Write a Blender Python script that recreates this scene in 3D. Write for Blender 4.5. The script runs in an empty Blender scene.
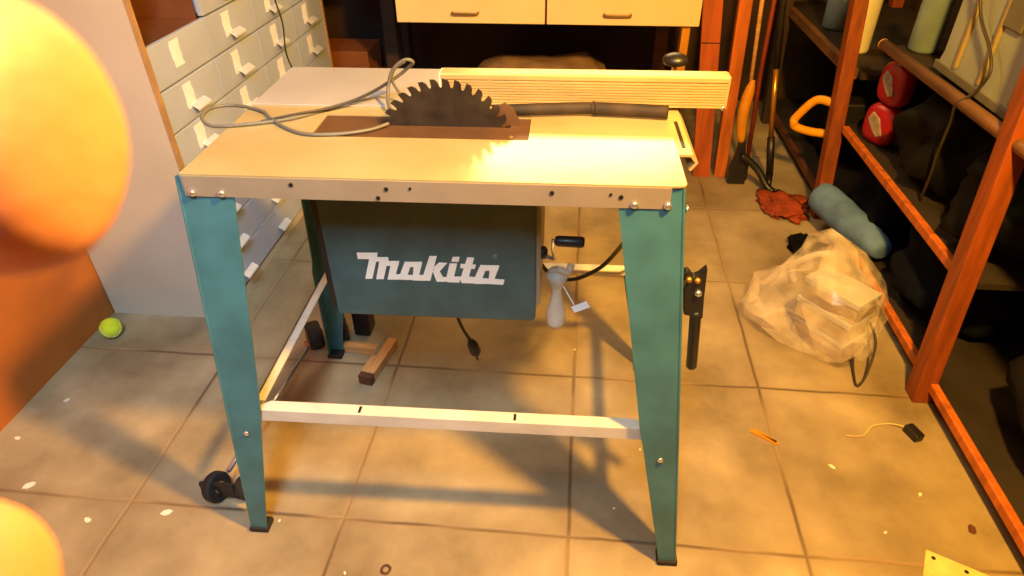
import bpy, bmesh, math, random
from mathutils import Vector, Matrix, noise
random.seed(7)
C = bpy.context.scene.collection
PI = math.pi

# ---------------------------------------------------------------- camera, light, exposure
cam_d = bpy.data.cameras.new('camera'); cam = bpy.data.objects.new('camera', cam_d); C.objects.link(cam)
cam_d.lens = 660.5/1024*36; cam_d.sensor_width = 36; cam_d.clip_start = 0.005
_p, _y, _r = 0.626, -0.107, -0.013
_f = Vector((math.sin(_y)*math.cos(_p), math.cos(_y)*math.cos(_p), -math.sin(_p)))
_rt = Vector((math.cos(_y), -math.sin(_y), 0)); _up = _rt.cross(_f)
RT = math.cos(_r)*_rt + math.sin(_r)*_up; UP = -math.sin(_r)*_rt + math.cos(_r)*_up
CAM = Matrix((( RT.x, UP.x, -_f.x, -0.024), (RT.y, UP.y, -_f.y, -0.85), (RT.z, UP.z, -_f.z, 1.275), (0,0,0,1)))
cam.matrix_world = CAM
cam_d.dof.use_dof = True; cam_d.dof.focus_distance = 1.25; cam_d.dof.aperture_fstop = 28
bpy.context.scene.camera = cam

w = bpy.data.worlds.new('world'); bpy.context.scene.world = w; w.use_nodes = True
w.node_tree.nodes['Background'].inputs[0].default_value = (.75, .85, 1, 1)
w.node_tree.nodes['Background'].inputs[1].default_value = 0.022

def lamp(name, kind, loc, energy, color, size=.1, target=None, sy=None):
    d = bpy.data.lights.new(name, kind); d.energy = energy; d.color = color
    if kind == 'AREA':
        d.size = size
        if sy: d.shape = 'RECTANGLE'; d.size_y = sy
    else: d.shadow_soft_size = size
    o = bpy.data.objects.new(name, d); C.objects.link(o); o.location = loc
    if target: o.rotation_euler = (Vector(target)-Vector(loc)).to_track_quat('-Z', 'Y').to_euler()
    return o
lamp('warm_bulb', 'POINT', (.50, -.33, 1.80), 215, (1, .49, .06), .05)
lamp('table_glare_light', 'AREA', (.03, 2.0, 1.66), 13, (1, .66, .27), 1.0, (.25, .5, .3), .16)  # added unseen light above the bench, gives the table top its glare
lamp('cool_fill', 'AREA', (-.25, -1.0, 2.3), 13.5, (.62, .85, 1), .3, (-1.0, .5, .3), .9).data.spread = math.radians(85)  # added soft cool fill above the camera, not a known fitting

vs = bpy.context.scene.view_settings
vs.view_transform = 'Standard'; vs.look = 'None'; vs.gamma = 1; vs.exposure = 0.55; vs.use_curve_mapping = False

# ---------------------------------------------------------------- materials
def lin(c):
    return tuple(((v/255)/12.92 if v/255 <= .04045 else ((v/255+.055)/1.055)**2.4) for v in c)
def mat(name, rgb, rough=.6, metal=0, var=.12, scale=8, bump=0, bscale=60, alpha=None, spec=.5, rgb2=None, trans=0, sss=0, stretch=None):
    m = bpy.data.materials.new(name); m.use_nodes = True; nt = m.node_tree; b = nt.nodes['Principled BSDF']
    c = lin(rgb); b.inputs['Roughness'].default_value = rough; b.inputs['Metallic'].default_value = metal
    b.inputs['Specular IOR Level'].default_value = spec
    tc = nt.nodes.new('ShaderNodeTexCoord'); mp = nt.nodes.new('ShaderNodeMapping'); nt.links.new(tc.outputs['Object'], mp.inputs[0])
    if stretch: mp.inputs['Scale'].default_value = stretch
    n = nt.nodes.new('ShaderNodeTexNoise'); n.inputs['Scale'].default_value = scale; n.inputs['Detail'].default_value = 5
    nt.links.new(mp.outputs[0], n.inputs['Vector'])
    r = nt.nodes.new('ShaderNodeValToRGB')
    lo = lin(rgb2) if rgb2 else tuple(max(0, x*(1-var*2)) for x in c)
    hi = c if rgb2 else tuple(min(1, x*(1+var)) for x in c)
    r.color_ramp.elements[0].position = .35; r.color_ramp.elements[1].position = .65
    r.color_ramp.elements[0].color = (*lo, 1); r.color_ramp.elements[1].color = (*hi, 1)
    nt.links.new(n.outputs['Fac'], r.inputs[0]); nt.links.new(r.outputs[0], b.inputs['Base Color'])
    if bump:
        n2 = nt.nodes.new('ShaderNodeTexNoise'); n2.inputs['Scale'].default_value = bscale; n2.inputs['Detail'].default_value = 4
        nt.links.new(mp.outputs[0], n2.inputs['Vector'])
        bp = nt.nodes.new('ShaderNodeBump'); bp.inputs['Strength'].default_value = bump; bp.inputs['Distance'].default_value = .01
        nt.links.new(n2.outputs['Fac'], bp.inputs['Height']); nt.links.new(bp.outputs[0], b.inputs['Normal'])
    if alpha is not None: b.inputs['Alpha'].default_value = alpha
    if trans: b.inputs['Transmission Weight'].default_value = trans
    if sss:
        b.inputs['Subsurface Weight'].default_value = sss; b.inputs['Subsurface Radius'].default_value = (.01, .003, .0015); b.inputs['Subsurface Scale'].default_value = 1
    return m
M = dict(
    teal=mat('teal_paint', (60, 110, 120), .4, 0, .1, 14, .02, 200),
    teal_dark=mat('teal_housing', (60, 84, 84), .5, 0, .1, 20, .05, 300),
    top=mat('table_metal', (188, 176, 132), .2, .35, .05, 5, .02, 40, rgb2=(176, 160, 112)),
    plate=mat('extension_plate', (172, 170, 168), .4, .25, .05, 6),
    lip=mat('lip_metal', (150, 138, 120), .42, .25, .05, 12),
    alu=mat('fence_aluminium', (198, 172, 122), .3, .3, .03, 12),
    rail=mat('galvanised_rail', (206, 202, 194), .4, .1, .06, 14),
    pullw=mat('polished_pull', (236, 240, 246), .22, .35, .03, 20),
    bright=mat('bright_steel', (225, 230, 235), .18, .9, .04, 20),
    blade=mat('blade_steel', (64, 54, 46), .45, .5, .25, 22, .1, 80, rgb2=(36, 30, 28)),
    insert=mat('insert_plate', (98, 70, 46), .5, .3, .15, 10),
    dark=mat('black_plastic', (26, 26, 28), .4, 0, .1, 30),
    rubber=mat('black_rubber', (32, 28, 26), .75, 0, .15, 30, .2, 90),
    cable=mat('grey_cable', (96, 94, 84), .5, 0, .1, 30),
    cabled=mat('dark_cable', (48, 42, 36), .55, 0, .1, 30),
    logo=mat('logo_white', (236, 226, 212), .5, 0, .02, 10),
    logod=mat('logo_grey', (120, 132, 130), .5, 0, .02, 10),
    cab=mat('cabinet_beige', (188, 180, 166), .5, 0, .05, 3, .03, 30),
    drawer=mat('drawer_grey', (172, 184, 208), .42, 0, .05, 6),
    edge=mat('cabinet_edge', (168, 134, 92), .5, 0, .12, 12),
    inner=mat('cabinet_inside', (112, 66, 40), .6, 0, .2, 6),
    paper=mat('paper_label', (236, 240, 250), .6, 0, .03, 20),
    cream=mat('cream_drawer', (238, 214, 158), .4, 0, .02, 6),
    pull=mat('brass_pull', (150, 120, 70), .4, .5, .05, 12),
    orange=mat('orange_wood', (184, 98, 32), .5, 0, .18, 6, .05, 40, stretch=(6, 6, 1)),
    post=mat('shelf_post_wood', (134, 64, 20), .6, 0, .15, 6, .08, 40, stretch=(8, 8, 1)),
    redwood=mat('red_wood', (168, 82, 28), .5, 0, .15, 5, .05, 40, stretch=(8, 8, 1)),
    shelfd=mat('shelf_shaded', (34, 25, 20), .8, 0, .2, 8, .1, 40),  # shade of the rack interior put into the board colour
    shelf=mat('shelf_wood', (108, 74, 44), .5, 0, .15, 8, .05, 40, stretch=(8, 1, 8)),
    board=mat('hardboard', (176, 102, 40), .6, 0, .12, 4, .05, 80),
    wood=mat('pale_wood', (196, 150, 96), .55, 0, .15, 10, .05, 60, stretch=(1, 6, 6)),
    stick=mat('stick_black_brown', (46, 34, 26), .75, 0, .3, 20, .1, 60),
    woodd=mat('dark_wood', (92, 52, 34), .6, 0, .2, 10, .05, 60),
    wall=mat('wall_brown', (58, 40, 30), .85, 0, .25, 3, .2, 30),
    ceil=mat('ceiling_paint', (84, 76, 66), .8, 0, .1, 4),
    wallf=mat('wall_front', (66, 60, 54), .85, 0, .1, 3),
    black=mat('black_fabric', (9, 9, 11), .95, 0, .3, 14, .4, 40, spec=.12),
    bagb=mat('black_bag', (9, 9, 12), .7, 0, .3, 12, .2, 30, spec=.15),
    navy=mat('navy_fabric', (9, 14, 32), .95, 0, .3, 12, .4, 40, spec=.12),
    denim=mat('pale_denim', (88, 124, 180), .75, 0, .2, 10, .3, 120),
    charcoal=mat('charcoal_fabric', (24, 23, 28), .9, 0, .3, 9, .5, 30, spec=.15),
    redp=mat('red_pack', (150, 14, 38), .35, 0, .1, 12),
    white=mat('white_plastic', (222, 220, 206), .4, 0, .06, 8),
    crate=mat('crate_plastic', (140, 152, 160), .45, 0, .06, 6),
    crateg=mat('crate_grey', (96, 98, 98), .5, 0, .08, 6),
    ribc=mat('crate_rib', (138, 124, 94), .5, 0, .06, 6),
    ice=mat('pale_blue_plastic', (108, 132, 152), .35, 0, .1, 9),
    yellow=mat('yellow_plastic', (236, 166, 12), .4, 0, .06, 9),
    ochre=mat('ochre_handle', (204, 138, 22), .45, 0, .1, 9),
    rust=mat('red_pole', (120, 44, 24), .5, 0, .15, 9),
    brass=mat('brass_tube', (196, 144, 60), .3, .7, .1, 9),
    ball=mat('tennis_felt', (204, 222, 40), .9, 0, .06, 30, .3, 200),
    sack=mat('sack_cloth', (150, 116, 72), .85, 0, .12, 12, .4, 60),
    carton=mat('carton', (150, 88, 44), .7, 0, .1, 6),
    boxes=mat('grey_carton', (176, 160, 134), .6, 0, .06, 9),
    boxt=mat('grey_carton_top', (176, 178, 176), .55, 0, .06, 9),
    panelw=mat('packet_panel', (150, 140, 142), .45, 0, .2, 30),
    redcloth=mat('rust_cloth', (150, 60, 22), .85, 0, .2, 20, .4, 90),
    tan=mat('tan_chip', (226, 196, 130), .6, 0, .1, 20),
    skin=mat('skin', (176, 120, 112), .5, 0, .05, 60, .05, 400, sss=.3),
)
def film_mat(name, rgb, amt, rough=.2):
    m = bpy.data.materials.new(name); m.use_nodes = True; nt = m.node_tree; b = nt.nodes['Principled BSDF']
    b.inputs['Base Color'].default_value = (*lin(rgb), 1); b.inputs['Roughness'].default_value = rough
    tc = nt.nodes.new('ShaderNodeTexCoord'); n = nt.nodes.new('ShaderNodeTexNoise'); n.inputs['Scale'].default_value = 14; n.inputs['Detail'].default_value = 1
    nt.links.new(tc.outputs['Object'], n.inputs['Vector'])
    mr = nt.nodes.new('ShaderNodeMapRange'); mr.inputs[1].default_value = .3; mr.inputs[2].default_value = .7; mr.inputs[3].default_value = amt-.18; mr.inputs[4].default_value = amt+.22
    nt.links.new(n.outputs['Fac'], mr.inputs[0]); nt.links.new(mr.outputs[0], b.inputs['Alpha'])
    b.inputs['Subsurface Weight'].default_value = 0
    return m
M['film'] = film_mat('clear_film', (240, 228, 206), .24, .12)
M['film2'] = film_mat('clear_film_thick', (216, 208, 196), .62)

def floor_mat():
    m = bpy.data.materials.new('concrete_tiles'); m.use_nodes = True; nt = m.node_tree; N = nt.nodes; L = nt.links; b = N['Principled BSDF']
    b.inputs['Roughness'].default_value = .62
    geo = N.new('ShaderNodeNewGeometry')
    nz = N.new('ShaderNodeTexNoise'); nz.inputs['Scale'].default_value = 7; nz.inputs['Detail'].default_value = 4; L.new(geo.outputs['Position'], nz.inputs['Vector'])
    # slightly wandering seams
    sub = N.new('ShaderNodeVectorMath'); sub.operation = 'SUBTRACT'; sub.inputs[1].default_value = (.5, .5, .5); L.new(nz.outputs['Color'], sub.inputs[0])
    sc = N.new('ShaderNodeVectorMath'); sc.operation = 'SCALE'; sc.inputs['Scale'].default_value = .010; L.new(sub.outputs[0], sc.inputs[0])
    ad = N.new('ShaderNodeVectorMath'); L.new(geo.outputs['Position'], ad.inputs[0]); L.new(sc.outputs[0], ad.inputs[1])
    sp = N.new('ShaderNodeSeparateXYZ'); L.new(ad.outputs[0], sp.inputs[0])
    def mth(op, a, bb=None, cc=None):
        n = N.new('ShaderNodeMath'); n.operation = op
        for i, v in enumerate((a, bb, cc)):
            if v is None: continue
            if isinstance(v, (int, float)): n.inputs[i].default_value = v
            else: L.new(v, n.inputs[i])
        return n.outputs[0]
    dx = mth('ABSOLUTE', mth('SUBTRACT', mth('FRACT', mth('ADD', mth('DIVIDE', sp.outputs[0], .5), 100.5)), .5))
    dy = mth('ABSOLUTE', mth('SUBTRACT', mth('FRACT', mth('ADD', mth('DIVIDE', sp.outputs[1], .5), 100.5)), .5))
    d = mth('MINIMUM', dx, dy)
    seam = N.new('ShaderNodeMapRange'); seam.inputs[1].default_value = .002; seam.inputs[2].default_value = .012; seam.inputs[3].default_value = 1; seam.inputs[4].default_value = 0; L.new(d, seam.inputs[0])
    dirt = N.new('ShaderNodeMapRange'); dirt.inputs[1].default_value = .0; dirt.inputs[2].default_value = .07; dirt.inputs[3].default_value = .35; dirt.inputs[4].default_value = 0; L.new(d, dirt.inputs[0])
    n1 = N.new('ShaderNodeTexNoise'); n1.inputs['Scale'].default_value = 3.2; n1.inputs['Detail'].default_value = 8; n1.inputs['Roughness'].default_value = .6; L.new(geo.outputs['Position'], n1.inputs['Vector'])
    r1 = N.new('ShaderNodeValToRGB'); r1.color_ramp.elements[0].position = .3; r1.color_ramp.elements[1].position = .72
    r1.color_ramp.elements[0].color = (*lin((118, 104, 80)), 1); r1.color_ramp.elements[1].color = (*lin((188, 174, 144)), 1); L.new(n1.outputs['Fac'], r1.inputs[0])
    n3 = N.new('ShaderNodeTexNoise'); n3.inputs['Scale'].default_value = 1.6; n3.inputs['Detail'].default_value = 3; L.new(geo.outputs['Position'], n3.inputs['Vector'])
    r3 = N.new('ShaderNodeValToRGB'); r3.color_ramp.elements[0].position = .42; r3.color_ramp.elements[1].position = .6
    r3.color_ramp.elements[0].color = (*lin((176, 160, 132)), 1); r3.color_ramp.elements[1].color = (*lin((214, 203, 182)), 1); L.new(n3.outputs['Fac'], r3.inputs[0])
    # seam colour: dark joint in places, light sand elsewhere
    mx0 = N.new('ShaderNodeMix'); mx0.data_type = 'RGBA'; mx0.blend_type = 'MULTIPLY'; mx0.inputs[0].default_value = .35; L.new(r1.outputs[0], mx0.inputs[6]); L.new(r3.outputs[0], mx0.inputs[7])
    n2 = N.new('ShaderNodeTexNoise'); n2.inputs['Scale'].default_value = 2.3; L.new(geo.outputs['Position'], n2.inputs['Vector'])
    r2 = N.new('ShaderNodeValToRGB'); r2.color_ramp.elements[0].position = .46; r2.color_ramp.elements[1].position = .56
    r2.color_ramp.elements[0].color = (*lin((92, 76, 56)), 1); r2.color_ramp.elements[1].color = (*lin((142, 120, 88)), 1); L.new(n2.outputs['Fac'], r2.inputs[0])
    mx1 = N.new('ShaderNodeMix'); mx1.data_type = 'RGBA'; L.new(dirt.outputs[0], mx1.inputs[0]); L.new(mx0.outputs[2], mx1.inputs[6]); mx1.inputs[7].default_value = (*lin((128, 106, 78)), 1)
    mx2 = N.new('ShaderNodeMix'); mx2.data_type = 'RGBA'; L.new(seam.outputs[0], mx2.inputs[0]); L.new(mx1.outputs[2], mx2.inputs[6]); L.new(r2.outputs[0], mx2.inputs[7])
    L.new(mx2.outputs[2], b.inputs['Base Color'])
    n4 = N.new('ShaderNodeTexNoise'); n4.inputs['Scale'].default_value = 70; n4.inputs['Detail'].default_value = 4; L.new(geo.outputs['Position'], n4.inputs['Vector'])
    hh = mth('SUBTRACT', mth('MULTIPLY', n4.outputs['Fac'], .25), seam.outputs[0])
    bp = N.new('ShaderNodeBump'); bp.inputs['Strength'].default_value = .5; bp.inputs['Distance'].default_value = .004; L.new(hh, bp.inputs['Height']); L.new(bp.outputs[0], b.inputs['Normal'])
    return m
M['floor'] = floor_mat()

# ---------------------------------------------------------------- geometry helpers
def obj(name, bm, m, parent=None, smooth=False, bevel=0, mods=None):
    me = bpy.data.meshes.new(name); bmesh.ops.recalc_face_normals(bm, faces=bm.faces); bm.to_mesh(me); bm.free()
    if smooth: me.polygons.foreach_set('use_smooth', [True]*len(me.polygons))
    me.materials.append(M[m] if isinstance(m, str) else m)
    o = bpy.data.objects.new(name, me); C.objects.link(o)
    if parent: o.parent = parent
    if bevel:
        b = o.modifiers.new('bevel', 'BEVEL'); b.width = bevel; b.segments = 2; b.limit_method = 'ANGLE'
    return o
def tag(o, label, cat, group=None):
    o['label'] = label; o['category'] = cat
    if group: o['group'] = group
    return o
def thing(name, label, cat, loc=(0, 0, 0), rz=0, group=None):
    o = bpy.data.objects.new(name, None); C.objects.link(o); o.location = loc; o.rotation_euler = (0, 0, rz); o.empty_display_size = .05
    return tag(o, label, cat, group)
def struct(name, bm, m): o = obj(name, bm, m); o['kind'] = 'structure'; return o
def box(bm, x0, x1, y0, y1, z0, z1, mtx=None):
    v = [bm.verts.new((x, y, z)) for z in (z0, z1) for y in (y0, y1) for x in (x0, x1)]
    for f in ((0, 1, 3, 2), (4, 6, 7, 5), (0, 4, 5, 1), (2, 3, 7, 6), (0, 2, 6, 4), (1, 5, 7, 3)): bm.faces.new([v[i] for i in f])
    if mtx: bmesh.ops.transform(bm, matrix=mtx, verts=v)
    return v
def B(*a, mtx=None): bm = bmesh.new(); box(bm, *a, mtx=mtx); return bm
def frame_from(d):
    d = d.normalized(); a = Vector((0, 0, 1)) if abs(d.z) < .9 else Vector((1, 0, 0)); u = d.cross(a).normalized(); return u, d.cross(u).normalized()
def tube(bm, pts, r, seg=10, cap=True):
    pts = [Vector(p) for p in pts]; rings = []; u = None
    for i, p in enumerate(pts):
        d = (pts[min(i+1, len(pts)-1)]-pts[max(i-1, 0)])
        if d.length < 1e-7: d = Vector((0, 0, 1))
        d.normalize()
        if u is None: u, vv = frame_from(d)
        else:
            u = (u-d*u.dot(d)).normalized(); vv = d.cross(u)
        rr = r[i] if isinstance(r, (list, tuple)) else r
        rings.append([bm.verts.new(p+u*rr*math.cos(2*PI*k/seg)+vv*rr*math.sin(2*PI*k/seg)) for k in range(seg)])
    for a, b in zip(rings, rings[1:]):
        for k in range(seg): bm.faces.new((a[k], a[(k+1) % seg], b[(k+1) % seg], b[k]))
    if cap: bm.faces.new(rings[0][::-1]); bm.faces.new(rings[-1])
def T(pts, r, seg=10): bm = bmesh.new(); tube(bm, pts, r, seg); return bm
def spline(pts, n=8):
    P = [Vector(p) for p in pts]; out = []
    for i in range(len(P)-1):
        a, b, c, d = P[max(i-1, 0)], P[i], P[i+1], P[min(i+2, len(P)-1)]
        for k in range(n):
            t = k/n; out.append(.5*((2*b)+(c-a)*t+(2*a-5*b+4*c-d)*t*t+(3*b-a-3*c+d)*t**3))
    return out+[P[-1]]
def prism(bm, poly, fn, t0, t1):
    """polygon (u,v) extruded between t0 and t1; fn(u,v,t) -> point"""
    a = [bm.verts.new(fn(u, v, t0)) for u, v in poly]; b = [bm.verts.new(fn(u, v, t1)) for u, v in poly]; n = len(poly)
    bm.faces.new(a); bm.faces.new(b[::-1])
    for i in range(n): bm.faces.new((a[i], b[i], b[(i+1) % n], a[(i+1) % n]))
def lathe(bm, prof, org=(0, 0, 0), ax=(0, 0, 1), seg=24):
    ax = Vector(ax).normalized(); u, v = frame_from(ax); org = Vector(org); rings = []
    for r, h in prof:
        rings.append([bm.verts.new(org+ax*h+(u*math.cos(2*PI*k/seg)+v*math.sin(2*PI*k/seg))*max(r, 1e-5)) for k in range(seg)])
    for a, b in zip(rings, rings[1:]):
        for k in range(seg): bm.faces.new((a[k], a[(k+1) % seg], b[(k+1) % seg], b[k]))
    bm.faces.new(rings[0][::-1]); bm.faces.new(rings[-1])
def LA(*a, **k): bm = bmesh.new(); lathe(bm, *a, **k); return bm
def blob(sx, sy, sz, amp=.15, fr=2.0, seed=0, flat=True, sub=4, loc=(0, 0, 0)):
    """crumpled cloth / bag volume that sits on z=0"""
    bm = bmesh.new(); bmesh.ops.create_icosphere(bm, subdivisions=sub, radius=1)
    for v in bm.verts:
        n = v.co.normalized(); q = n*fr+Vector((seed*3.1, seed*1.7, seed))
        k = 1+amp*noise.noise(q)*2+amp*.6*noise.noise(q*2.7)+amp*.35*abs(noise.noise(q*6))
        c = Vector((max(-1, min(1, n.x*1.15)), max(-1, min(1, n.y*1.15)), max(-1, min(1, n.z*1.15))))*k
        v.co = Vector((c.x*sx, c.y*sy, c.z*sz+sz))
        if flat and v.co.z < .06*sz: v.co.z = 0
        v.co += Vector(loc)
    return bm
def orient(p0, p1):
    """matrix mapping +Z axis segment start p0 toward p1"""
    d = (Vector(p1)-Vector(p0)); q = d.to_track_quat('Z', 'Y'); return Matrix.Translation(p0) @ q.to_matrix().to_4x4()

# ---------------------------------------------------------------- room
XL, XR, YB, YF, H = -1.455, 1.5, 2.72, -2.2, 2.42
struct('floor', B(XL-.1, XR+.1, YF-.1, YB+.1, -.06, 0), 'floor')
struct('ceiling', B(XL-.1, XR+.1, YF-.1, YB+.1, H, H+.05), 'ceil')
struct('wall_left', B(XL-.08, XL, YF, YB, 0, H), 'board')
struct('wall_right', B(XR, XR+.08, YF, YB, 0, H), 'wall')
struct('wall_back', B(XL, XR, YB, YB+.08, 0, H), 'wall')
struct('wall_front', B(XL, XR, YF-.08, YF, 0, H), 'wallf')

# ---------------------------------------------------------------- table saw
saw = thing('table_saw', 'teal-legged table saw with a metal top and dark teal motor housing', 'table saw', (-.616, -.002, 0), .023)
W, D, HT, EX, EY = .753, .5, .839, .067, .05
def rrect(x0, x1, y0, y1, r, n=5):
    out = []
    for cx, cy, a0 in ((x1-r, y1-r, 0), (x0+r, y1-r, 90), (x0+r, y0+r, 180), (x1-r, y0+r, 270)):
        for k in range(n+1):
            a = math.radians(a0+90*k/n); out.append((cx+r*math.cos(a), cy+r*math.sin(a)))
    return out
bm = bmesh.new()
# sheet top with a slot under the blade insert
box(bm, 0, .153, 0, D, HT-.003, HT); box(bm, .517, W-.012, 0, D, HT-.003, HT)
box(bm, .153, .517, 0, .150, HT-.003, HT); box(bm, .153, .517, .245, D, HT-.003, HT)
prism(bm, [(W-.012, 0), (W-.004, .002), (W, .008), (W, D-.008), (W-.004, D-.002), (W-.012, D)], lambda u, v, t: (u, v, t), HT-.003, HT)
bmesh.ops.remove_doubles(bm, verts=bm.verts, dist=1e-5)
obj('table_top', bm, 'top', saw)
def lip_piece(x0, x1, y0, y1): return B(x0, x1, y0, y1, HT-.037, HT-.003)
lip = obj('front_lip', lip_piece(.003, W-.022, -.001, .003), 'lip', saw)
obj('side_lip', lip_piece(0, .003, 0, D), 'lip', saw); obj('side_lip', lip_piece(W-.003, W, .03, D), 'lip', saw); obj('rear_lip', lip_piece(.003, W-.003, D-.003, D), 'lip', saw)
for x, z in ((.171, .826), (.301, .808), (.315, .823), (.351, .825), (.56, .824), (.645, .824), (.66, .820)):
    r = .0022 if x in (.351, .645) else .0034
    obj('drilled_hole', LA([(r, 0), (r, .0012)], (x, -.0022, z), (0, 1, 0), 12), 'dark', saw)
for x in (.013, .059, .680, .728):
    obj('bolt', LA([(.0062, 0), (.0058, .003), (.003, .005)], (x, -.0012, .808), (0, -1, 0), 14), 'bright', saw, smooth=True)
obj('bolt', LA([(.0062, 0), (.0058, .003), (.003, .005)], (W+.006, .02, .792), (1, 0, 0), 14), 'bright', saw, smooth=True)

# four tapered angle-section legs, splayed outwards
def leg(sx, sy):
    bm = bmesh.new(); t = .0025; cx = (0 if sx < 0 else W); cy = (0 if sy < 0 else D)
    def corner(z):
        k = 1-z/HT; return Vector((cx+(-(EX*k+.008) if sx < 0 else (EX+(.022 if sy < 0 else .018))*k-.004), cy+sy*((EY+(.018 if sx > 0 and sy < 0 else 0))*k-.004), z))
    lv = [(HT-.006, (.097 if sx > 0 else .088) if sy < 0 else .072), (.36, .068 if sy < 0 else .05), (.33, .064), (.012, .034)]
    for face in (0, 1):
        ring = []
        for z, wd in lv:
            c = corner(z); inn = Vector((-sx, 0, 0)) if face == 0 else Vector((0, -sy, 0)); nrm = Vector((0, -sy, 0)) if face == 0 else Vector((-sx, 0, 0))
            e = c+inn*(wd if face == 0 else wd*.8)
            ring.append([bm.verts.new(p) for p in (c, e, e+nrm*t+nrm*.0, c+nrm*t)])
        for a, b in zip(ring, ring[1:]):
            for k in range(4): bm.faces.new((a[k], a[(k+1) % 4], b[(k+1) % 4], b[k]))
        bm.faces.new(ring[0]); bm.faces.new(ring[-1][::-1])
    # folded corner bead
    tube(bm, [corner(z)+Vector((-sx*.001, -sy*.001, 0)) for z, _ in lv], .0025, 8)
    o = obj('leg', bm, 'teal', saw)
    c = corner(.006); fx0, fx1 = sorted((c.x+sx*.004, c.x-sx*.038)); fy0, fy1 = sorted((c.y+sy*.004, c.y-sy*.03))
    obj('rubber_foot', B(fx0, fx1, fy0, fy1, 0, .014), 'rubber', o, bevel=.003)
    if sy < 0:
        cb = corner(.30); obj('bolt', LA([(.006, 0), (.0056, .003), (.003, .0045)], (cb.x-sx*.032, cb.y-.001, .30), (0, -1, 0), 14), 'bright', o, smooth=True)
    return o
for sx in (-1, 1):
    for sy in (-1, 1): leg(sx, sy)
# lower rails (angle section)
kr = EY*(1-.355/HT)-.006; kx = EX*(1-.355/HT)-.006
def railx(y, s):
    bm = bmesh.new(); x0, x1 = -kx+.062, W+kx-.062
    prism(bm, [(x0-.035, y), (x1+.035, y), (x1, y+s*.026), (x0, y+s*.026)], lambda u, v, t: (u, v, t), .352, .355)
    box(bm, x0-.035, x1+.035, min(y, y+s*.003), max(y, y+s*.003), .327, .352)
    return bm
fr = obj('front_rail', railx(-kr+.004, 1), 'rail', saw)
for x in (.205, .50): obj('slot', B(x, x+.005, -kr+.010, -kr+.026, .3548, .3558), 'dark', fr)
obj('rear_rail', railx(D+kr-.004, -1), 'rail', saw)
for s, x in ((-1, -.004), (1, W+kx-.004)):
    bm = bmesh.new(); box(bm, min(x, x-s*.003), max(x, x-s*.003), -kr+.03, D+kr-.03, .327, .355); box(bm, min(x, x-s*.02), max(x, x-s*.02), -kr+.03, D+kr-.03, .352, .355)
    obj('side_rail', bm, 'rail', saw)

# motor housing with lettering
hs_pts = dict(x0=.151, x1=.533, y0=.12, y1=.37)
bm = bmesh.new(); prism(bm, [(.151, .833), (.151, .492), (.157, .486), (.527, .486), (.533, .492), (.533, .833)], lambda u, v, t: (u, t, v), .12, .37)
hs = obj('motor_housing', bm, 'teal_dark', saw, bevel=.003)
obj('housing_flange', B(.140, .151, .124, .36, .50, .833), 'dark', hs); obj('housing_trim', B(.533, .541, .13, .36, .52, .80), 'lip', hs)
LOGO = [[(208.6, 629.5), (246.9, 631.0), (244.8, 620.5), (229.7, 573.1), (216.3, 572.5), (229.8, 616.5), (208.8, 616.5)], [(248.1, 613.0), (263.4, 613.6), (251.1, 573.1), (237.0, 572.5)], [(242.7, 621.2), (265.2, 622.1), (265.5, 612.8), (241.5, 611.8)], [(257.6, 613.3), (285.1, 614.5), (282.5, 604.1), (256.3, 603.0)], [(270.6, 613.9), (285.0, 613.6), (275.2, 584.7), (284.0, 585.1), (279.8, 573.5), (258.4, 572.6)], [(295.0, 613.2), (326.7, 614.5), (324.3, 603.3), (290.9, 601.9)], [(295.0, 613.2), (306.0, 607.7), (297.0, 583.9), (296.6, 573.4), (284.9, 573.7), (281.3, 580.6)], [(280.2, 584.1), (315.3, 584.7), (312.8, 574.1), (279.0, 573.5)], [(312.3, 613.9), (327.4, 614.5), (318.9, 584.9), (332.8, 585.5), (328.8, 573.0), (305.4, 572.9)], [(341.6, 627.6), (355.2, 628.2), (338.7, 573.3), (322.3, 573.6)], [(347.7, 604.0), (358.1, 614.1), (372.6, 613.7), (357.5, 594.8), (346.8, 592.4)], [(344.6, 596.2), (356.8, 596.7), (363.1, 582.3), (372.0, 582.7), (368.1, 572.7), (350.8, 571.9)], [(383.8, 627.4), (396.6, 627.9), (393.6, 617.4), (380.8, 617.8)], [(377.3, 612.9), (391.0, 613.5), (383.5, 584.2), (396.5, 584.8), (392.5, 571.8), (369.7, 571.7), (368.6, 579.6)], [(410.0, 627.5), (422.7, 627.1), (411.1, 585.4), (425.6, 584.1), (421.8, 571.1), (397.4, 571.0), (394.6, 578.8)], [(397.3, 612.8), (425.2, 612.1), (422.4, 603.3), (396.0, 604.1)], [(433.2, 611.4), (467.4, 611.9), (464.7, 601.3), (427.9, 599.7)], [(433.2, 611.4), (444.1, 606.2), (435.3, 582.5), (436.5, 570.7), (421.8, 571.1), (418.9, 577.9)], [(420.7, 582.9), (454.6, 582.4), (452.7, 571.5), (421.8, 570.1)], [(450.7, 611.2), (467.4, 611.9), (457.9, 582.5), (476.4, 581.4), (473.7, 570.4), (446.2, 571.2)]]
bm = bmesh.new()
for k, p in enumerate(LOGO): prism(bm, [(a/1000, b/1000) for a, b in p], lambda u, v, t: (u, t, v), .1205, .1190-.00003*k)
obj('brand_lettering', bm, 'logo', hs)
bm = bmesh.new(); tube(bm, [(.460+.0034*math.cos(a*PI/8), .1192, .632+.0034*math.sin(a*PI/8)) for a in range(17)], .0008, 6)
box(bm, .4588, .4596, .1188, .1204, .6302, .6338); box(bm, .4588, .4612, .1188, .1204, .6330, .6338); box(bm, .4606, .4613, .1188, .1204, .6318, .6338); box(bm, .4588, .4612, .1188, .1204, .6316, .6322)
obj('registered_mark', bm, 'logod', hs)

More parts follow.
